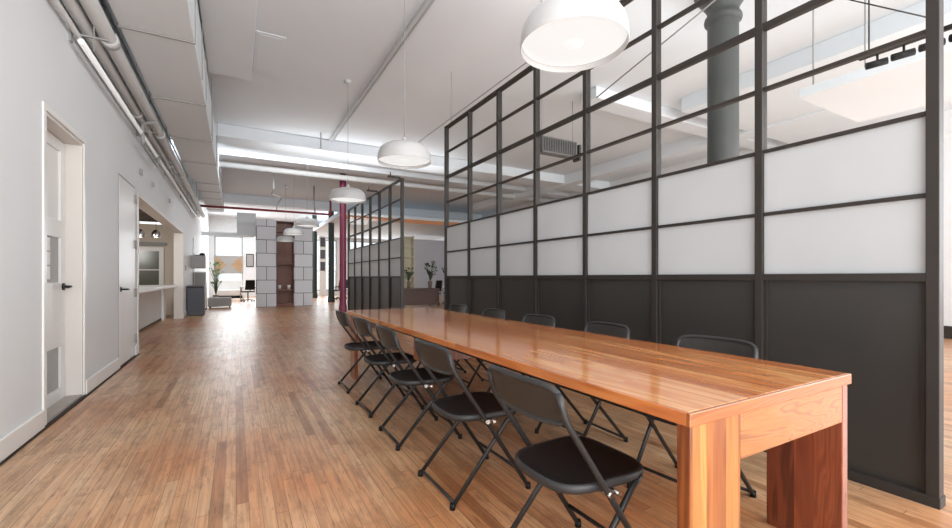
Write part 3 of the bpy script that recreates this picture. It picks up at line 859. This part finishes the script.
def plant(name, x, y, z, h, spread, mat, label, nl=34, pot=True, potr=.13, seed=1):
    rnd = random.Random(seed)
    e = empty(name, (x, y, z))
    if pot: MB().lathe([(.001, 0), (potr * .75, 0), (potr, .26), (potr * 1.05, .28), (potr * .9, .27), (.001, .25)], 24).build('pot', M['pot'], e)
    fo = MB(); stem = MB()
    base = .25 if pot else 0
    for k in range(nl):
        a = rnd.uniform(0, 2 * pi); rr = spread * rnd.uniform(.25, 1); hh = base + (h - base) * rnd.uniform(.35, 1)
        tip = Vector((rr * cos(a), rr * sin(a), hh))
        mid = Vector((rr * .35 * cos(a), rr * .35 * sin(a), base + (hh - base) * .6))
        stem.tube([(0, 0, base), mid, tip], .006, 5)
        side = Vector((-sin(a), cos(a), 0)) * spread * .22
        d = (tip - mid).normalized() * spread * .55
        p0 = tip - d * .5; p2 = tip + d * .5 + Vector((0, 0, -.03)); c = tip + Vector((0, 0, .02))
        fo.add([p0, c + side, p2, c - side, c], [(0, 1, 4), (1, 2, 4), (2, 3, 4), (3, 0, 4)], True)
    stem.build('stem', M['leaf'], e); fo.build('foliage', mat, e)
    return tag(e, label, 'plant')
plant('potted_plant', -.85, 24.6, 0, 1.9, .34, M['leaf2'], 'leafy green plant beside the pale sofa', 40, seed=3)

# desks and office chairs
def desk(x, y, w_, d_, mat, label, h=.73):
    e = empty('desk', (x, y, 0))
    MB().box(-w_ / 2, w_ / 2, -d_ / 2, d_ / 2, h - .035, h).build('desk_top', mat, e, bevel=.004)
    for sx in (-1, 1):
        for sy in (-1, 1): MB().box(sx * (w_ / 2 - .05) - .02, sx * (w_ / 2 - .05) + .02, sy * (d_ / 2 - .05) - .02, sy * (d_ / 2 - .05) + .02, 0, h - .035).build('leg', M['grey2'], e)
    return tag(e, label, 'desk')
def office_chair_proto():
    e = empty('office_chair')
    MB().box(-.24, .24, -.23, .23, .44, .50).build('seat', M['black'], e, bevel=.025, seg=3)
    MB().prism([(-.22, -.23, .56), (.22, -.23, .56), (.2, -.30, 1.02), (-.2, -.30, 1.02)], (0, -.04, 0)).build('backrest', M['black'], e, bevel=.015)
    MB().tube([(0, -.15, .46), (0, -.27, .50), (0, -.29, .62)], .02).build('back_bracket', M['steel'], e)
    MB().tube([(0, 0, .08), (0, 0, .45)], .026).build('gas_lift', M['steel'], e)
    for k in range(5):
        a = 2 * pi * k / 5
        MB().tube([(0, 0, .10), (.28 * cos(a), .28 * sin(a), .07)], .018).build('base_arm', M['steel'], e)
        MB().lathe([(.001, -.03), (.03, -.025), (.03, .025), (.001, .03)], 12, (.28 * cos(a), .28 * sin(a), .03)).build('caster', M['black'], e)
    for s in (-1, 1):
        MB().tube(arc([(s * .22, 0, .47), (s * .28, 0, .50), (s * .28, 0, .66), (s * .28, -.2, .66)], .04), .014).build('armrest', M['steel'], e)
    return e
desk(.60, 23.6, .9, .6, M['white'], 'small white desk at the end of the hall beside the left block pier')
oc_ = office_chair_proto()
ocs = [(.50, 22.8, .3, 'black office chair at the white desk left of the block piers'),
       (4.35, 22.5, 1.2, 'black office chair between the two dark green columns'),
       (4.9, 23.4, 2.4, 'black office chair in the bright area right of the dark green columns'),
       (7.25, 16.6, .5, 'black office chair behind the brown table in the partition gap'),
       (8.0, 16.6, 2.6, 'black office chair in the middle of the partition gap'),
       (7.35, 14.0, 1.9, 'black office chair at the right edge of the partition gap')]
for i, (x, y, a, l) in enumerate(ocs):
    o = oc_ if i == 0 else copy_tree(oc_)
    o.location = (x, y, 0); o.rotation_euler = (0, 0, a); tag(o, l, 'chair', 'office chairs beyond the hall')
b = empty('hanging_sign_strip', (4.72, 27.9, 0))
for z in (1.55, 2.3, 3.05): MB().box(-.14, .14, -.02, .02, z, z + .55).build('dark_square', M['bin'], b)
MB().box(-.2, .2, .02, .05, 0, 3.8).build('board', M['white'], b)
tag(b, 'white board with three dark squares stacked beside the far window', 'board')

# ---------------------------------------------------------------- things in the neighbouring room
e = empty('wood_table', (6.15, 15.6, 0))
MB().box(-.75, .75, -.45, .45, .66, .72).build('table_top', M['deepbrown'], e, bevel=.006)
MB().box(-.7, .7, -.42, -.38, .1, .66).build('front_panel', M['deepbrown'], e)
for sx in (-.7, .7):
    for sy in (-.4, .4): MB().box(sx - .03, sx + .03, sy - .03, sy + .03, 0, .66).build('leg', M['deepbrown'], e)
tag(e, 'dark brown table visible in the gap between the partitions', 'table')
e = empty('cream_shelf', (8.15, 22.2, 0))
for x in (-.32, .30): MB().box(x, x + .03, -.2, .2, 0, 3.4).build('upright', M['cream'], e)
MB().box(-.32, .33, .18, .2, 0, 3.4).build('back_panel', M['cream'], e)
for k in range(7): MB().box(-.29, .30, -.2, .18, .1 + k * .53, .14 + k * .53).build('shelf', M['cream'], e)
tag(e, 'tall cream shelf unit seen through the partition gap', 'shelf')
struct(MB().box(8.9, XR, 24.0, 24.15, 0, 3.4).build('wall_office', M['bluegrey']), 'pale blue grey office wall beyond the partition gap', 'wall')
plant('potted_plant', 6.55, 15.3, .72, 1.05, .32, M['leaf'], 'dark leafy plant on the brown table in the gap', 34, seed=5, potr=.09)
plant('potted_plant', 7.3, 15.0, 0, 1.5, .4, M['leaf'], 'tall dark plant on the floor right of the brown table', 40, seed=7)
plant('potted_plant', 8.3, 15.2, 0, 1.7, .45, M['leaf'], 'tall dark plant at the right edge of the partition gap', 40, seed=11)
plant('potted_plant', 5.75, 15.5, .72, .8, .25, M['leaf'], 'small dark plant at the left end of the brown table', 30, seed=12, potr=.08)
desk(8.9, 17.5, 1.6, .7, M['white'], 'white desk behind the plants in the partition gap')
# hanging vent duct
e = empty('hanging_vent', (5.32, 6.3, 3.46))
MB().box(-.42, .42, -.06, .12, 0, .30).build('vent_body', M['ventgrey'], e, bevel=.006)
sl = MB()
for k in range(14): sl.box(-.39 + k * .057, -.365 + k * .057, -.07, -.06, .03, .27)
sl.build('louver', M['panel'], e)
for s in (-.38, .38): MB().tube([(s, .03, .3), (s, .03, CE - 3.46)], .006, 6).build('hanger_rod', M['seam'], e)
MB().box(.47, .52, -.06, .12, -.04, .26).build('end_plate', M['panel'], e); MB().box(.42, .47, .0, .03, .1, .13).build('end_stub', M['panel'], e)
tag(e, 'grey louvred vent box hanging beyond the tall partition', 'vent')
# suspended white canopy panel
e = empty('suspended_panel', (5.75, 1.15, 3.0))
MB().prism([(-.68, -1.2, 0), (.72, -1.2, 0), (.72, 1.08, 0), (-.68, 1.08, 0)], (0, 0, .1)).build('panel_board', M['ceiling'], e, bevel=.01)
for p in ((-.6, .98), (-.6, -1.1), (.64, -1.1), (.64, .98)): MB().tube([(p[0], p[1], .1), (p[0], p[1], CE - 3.0)], .008, 6).build('hanger_rod', M['seam'], e)
tag(e, 'white acoustic panel hung on rods in the neighbouring room', 'ceiling panel')
# track lights
e = empty('track_light', (4.3, 1.13, 2.87), pi / 2)
MB().box(-.26, .34, -.015, .015, 0, .03).build('track', M['black'], e)
for k in range(4):
    x = -.22 + k * .15
    MB().tube([(x, 0, 0), (x, 0, -.05)], .008, 6).build('stem', M['black'], e)
    MB().tube([(x - .05, -.03, -.06), (x + .06, .03, -.075)], .026, 10).build('spot_head', M['black'], e)
for x in (-.1, .28): MB().tube([(x, 0, .03), (x, 0, CE - 2.86)], .005, 6).build('hanger_rod', M['black'], e)
tag(e, 'black track light with spot heads behind the nearest partition bay', 'track light')
pipe('slim_cable', [(4.0, 4.0, 3.44), (4.0, 2.57, 3.78), (4.0, 1.3, 4.1), (4.0, -.4, 4.5)], .008, M['grey2'], 'thin diagonal brace cable behind the partition glass', 'cable')
pipe('slim_cable', [(5.0, 2.3, 4.2), (5.0, 1.78, 3.75), (5.0, 1.25, 3.30)], .006, M['panel'], 'thin dark wire above the track light', 'cable')
pipe('slim_pipe', [(5.9, -3, 2.52), (5.9, 9.0, 2.52)], .014, M['pipe'], 'thin pale conduit running low behind the partition glass')
e = MB().lathe([(.001, 0), (.12, 0), (.12, .05)], 32, (9.4, 13.6, CE - .05)).build('ceiling_downlight', M['downlight'])
tag(e, 'round lit downlight seen through the upper partition glass', 'downlight')

# ---------------------------------------------------------------- kitchen things
e = empty('kitchen_counter', (-2.0, 11.7, 0))
MB().box(-.4, .28, -2.5, 2.6, .08, .89).build('base', M['counter'], e)
MB().box(.28, .33, 2.3, 2.7, 0, .89).build('end_post', M['white'], e)
MB().box(.52, .58, -3.0, -2.9, 0, .89).build('support_leg', M['white'], e, bevel=.004)
MB().box(-.45, .62, -3.05, 2.5, .89, .95).build('counter_top', M['white'], e, bevel=.006)
MB().box(-.38, .24, -2.45, 2.55, 0, .08).build('plinth', M['kdark'], e)
tag(e, 'white kitchen counter with overhanging top inside the wide opening', 'counter')
e = empty('kitchen_cabinet', (-2.38, 16.0, .84))
MB().box(-.95, .48, -.06, 0, -.04, 1.22).build('frame', M['trim'], e, bevel=.005)
MB().box(-.85, .36, -.066, -.06, .03, 1.10).build('pane', M['darkgreen'], e)
MB().box(-.85, .36, -.072, -.066, .52, .55).build('mullion', M['trim'], e)
MB().box(-1.0, .54, -.09, 0, 1.26, 1.36).build('header', M['grey2'], e)
tag(e, 'framed green grey glass hatch in the kitchen end wall', 'hatch')
def kp(x, y, z):
    e = empty('glass_pendant', (x, y, z))
    MB().lathe([(.09, 0), (.10, .05), (.085, .12), (.05, .17), (.03, .18)], 24).build('lamp_shade', M['chrome'], e)
    MB().lathe([(.001, .03), (.03, .045), (.035, .075), (.02, .11), (.001, .12)], 16).build('bulb', M['downlight'], e)
    MB().tube([(0, 0, .17), (0, 0, 3.0 - z)], .004, 6).build('cord', M['black'], e)
    return e
for i, p in enumerate(((-1.93, 12.4, 2.08), (-1.72, 13.1, 2.14))):
    tag(kp(*p), ['small bell shaped pendant over the kitchen counter, nearer of two', 'small bell shaped pendant over the kitchen counter, farther of two'][i], 'lamp', 'kitchen pendants')
e = MB().box(XL, XL + .03, 15.05, 15.2, 1.35, 1.5).build('wall_switch', M['grey2'], bevel=.004)
tag(e, 'small switch plate on the left wall past the kitchen opening', 'switch')
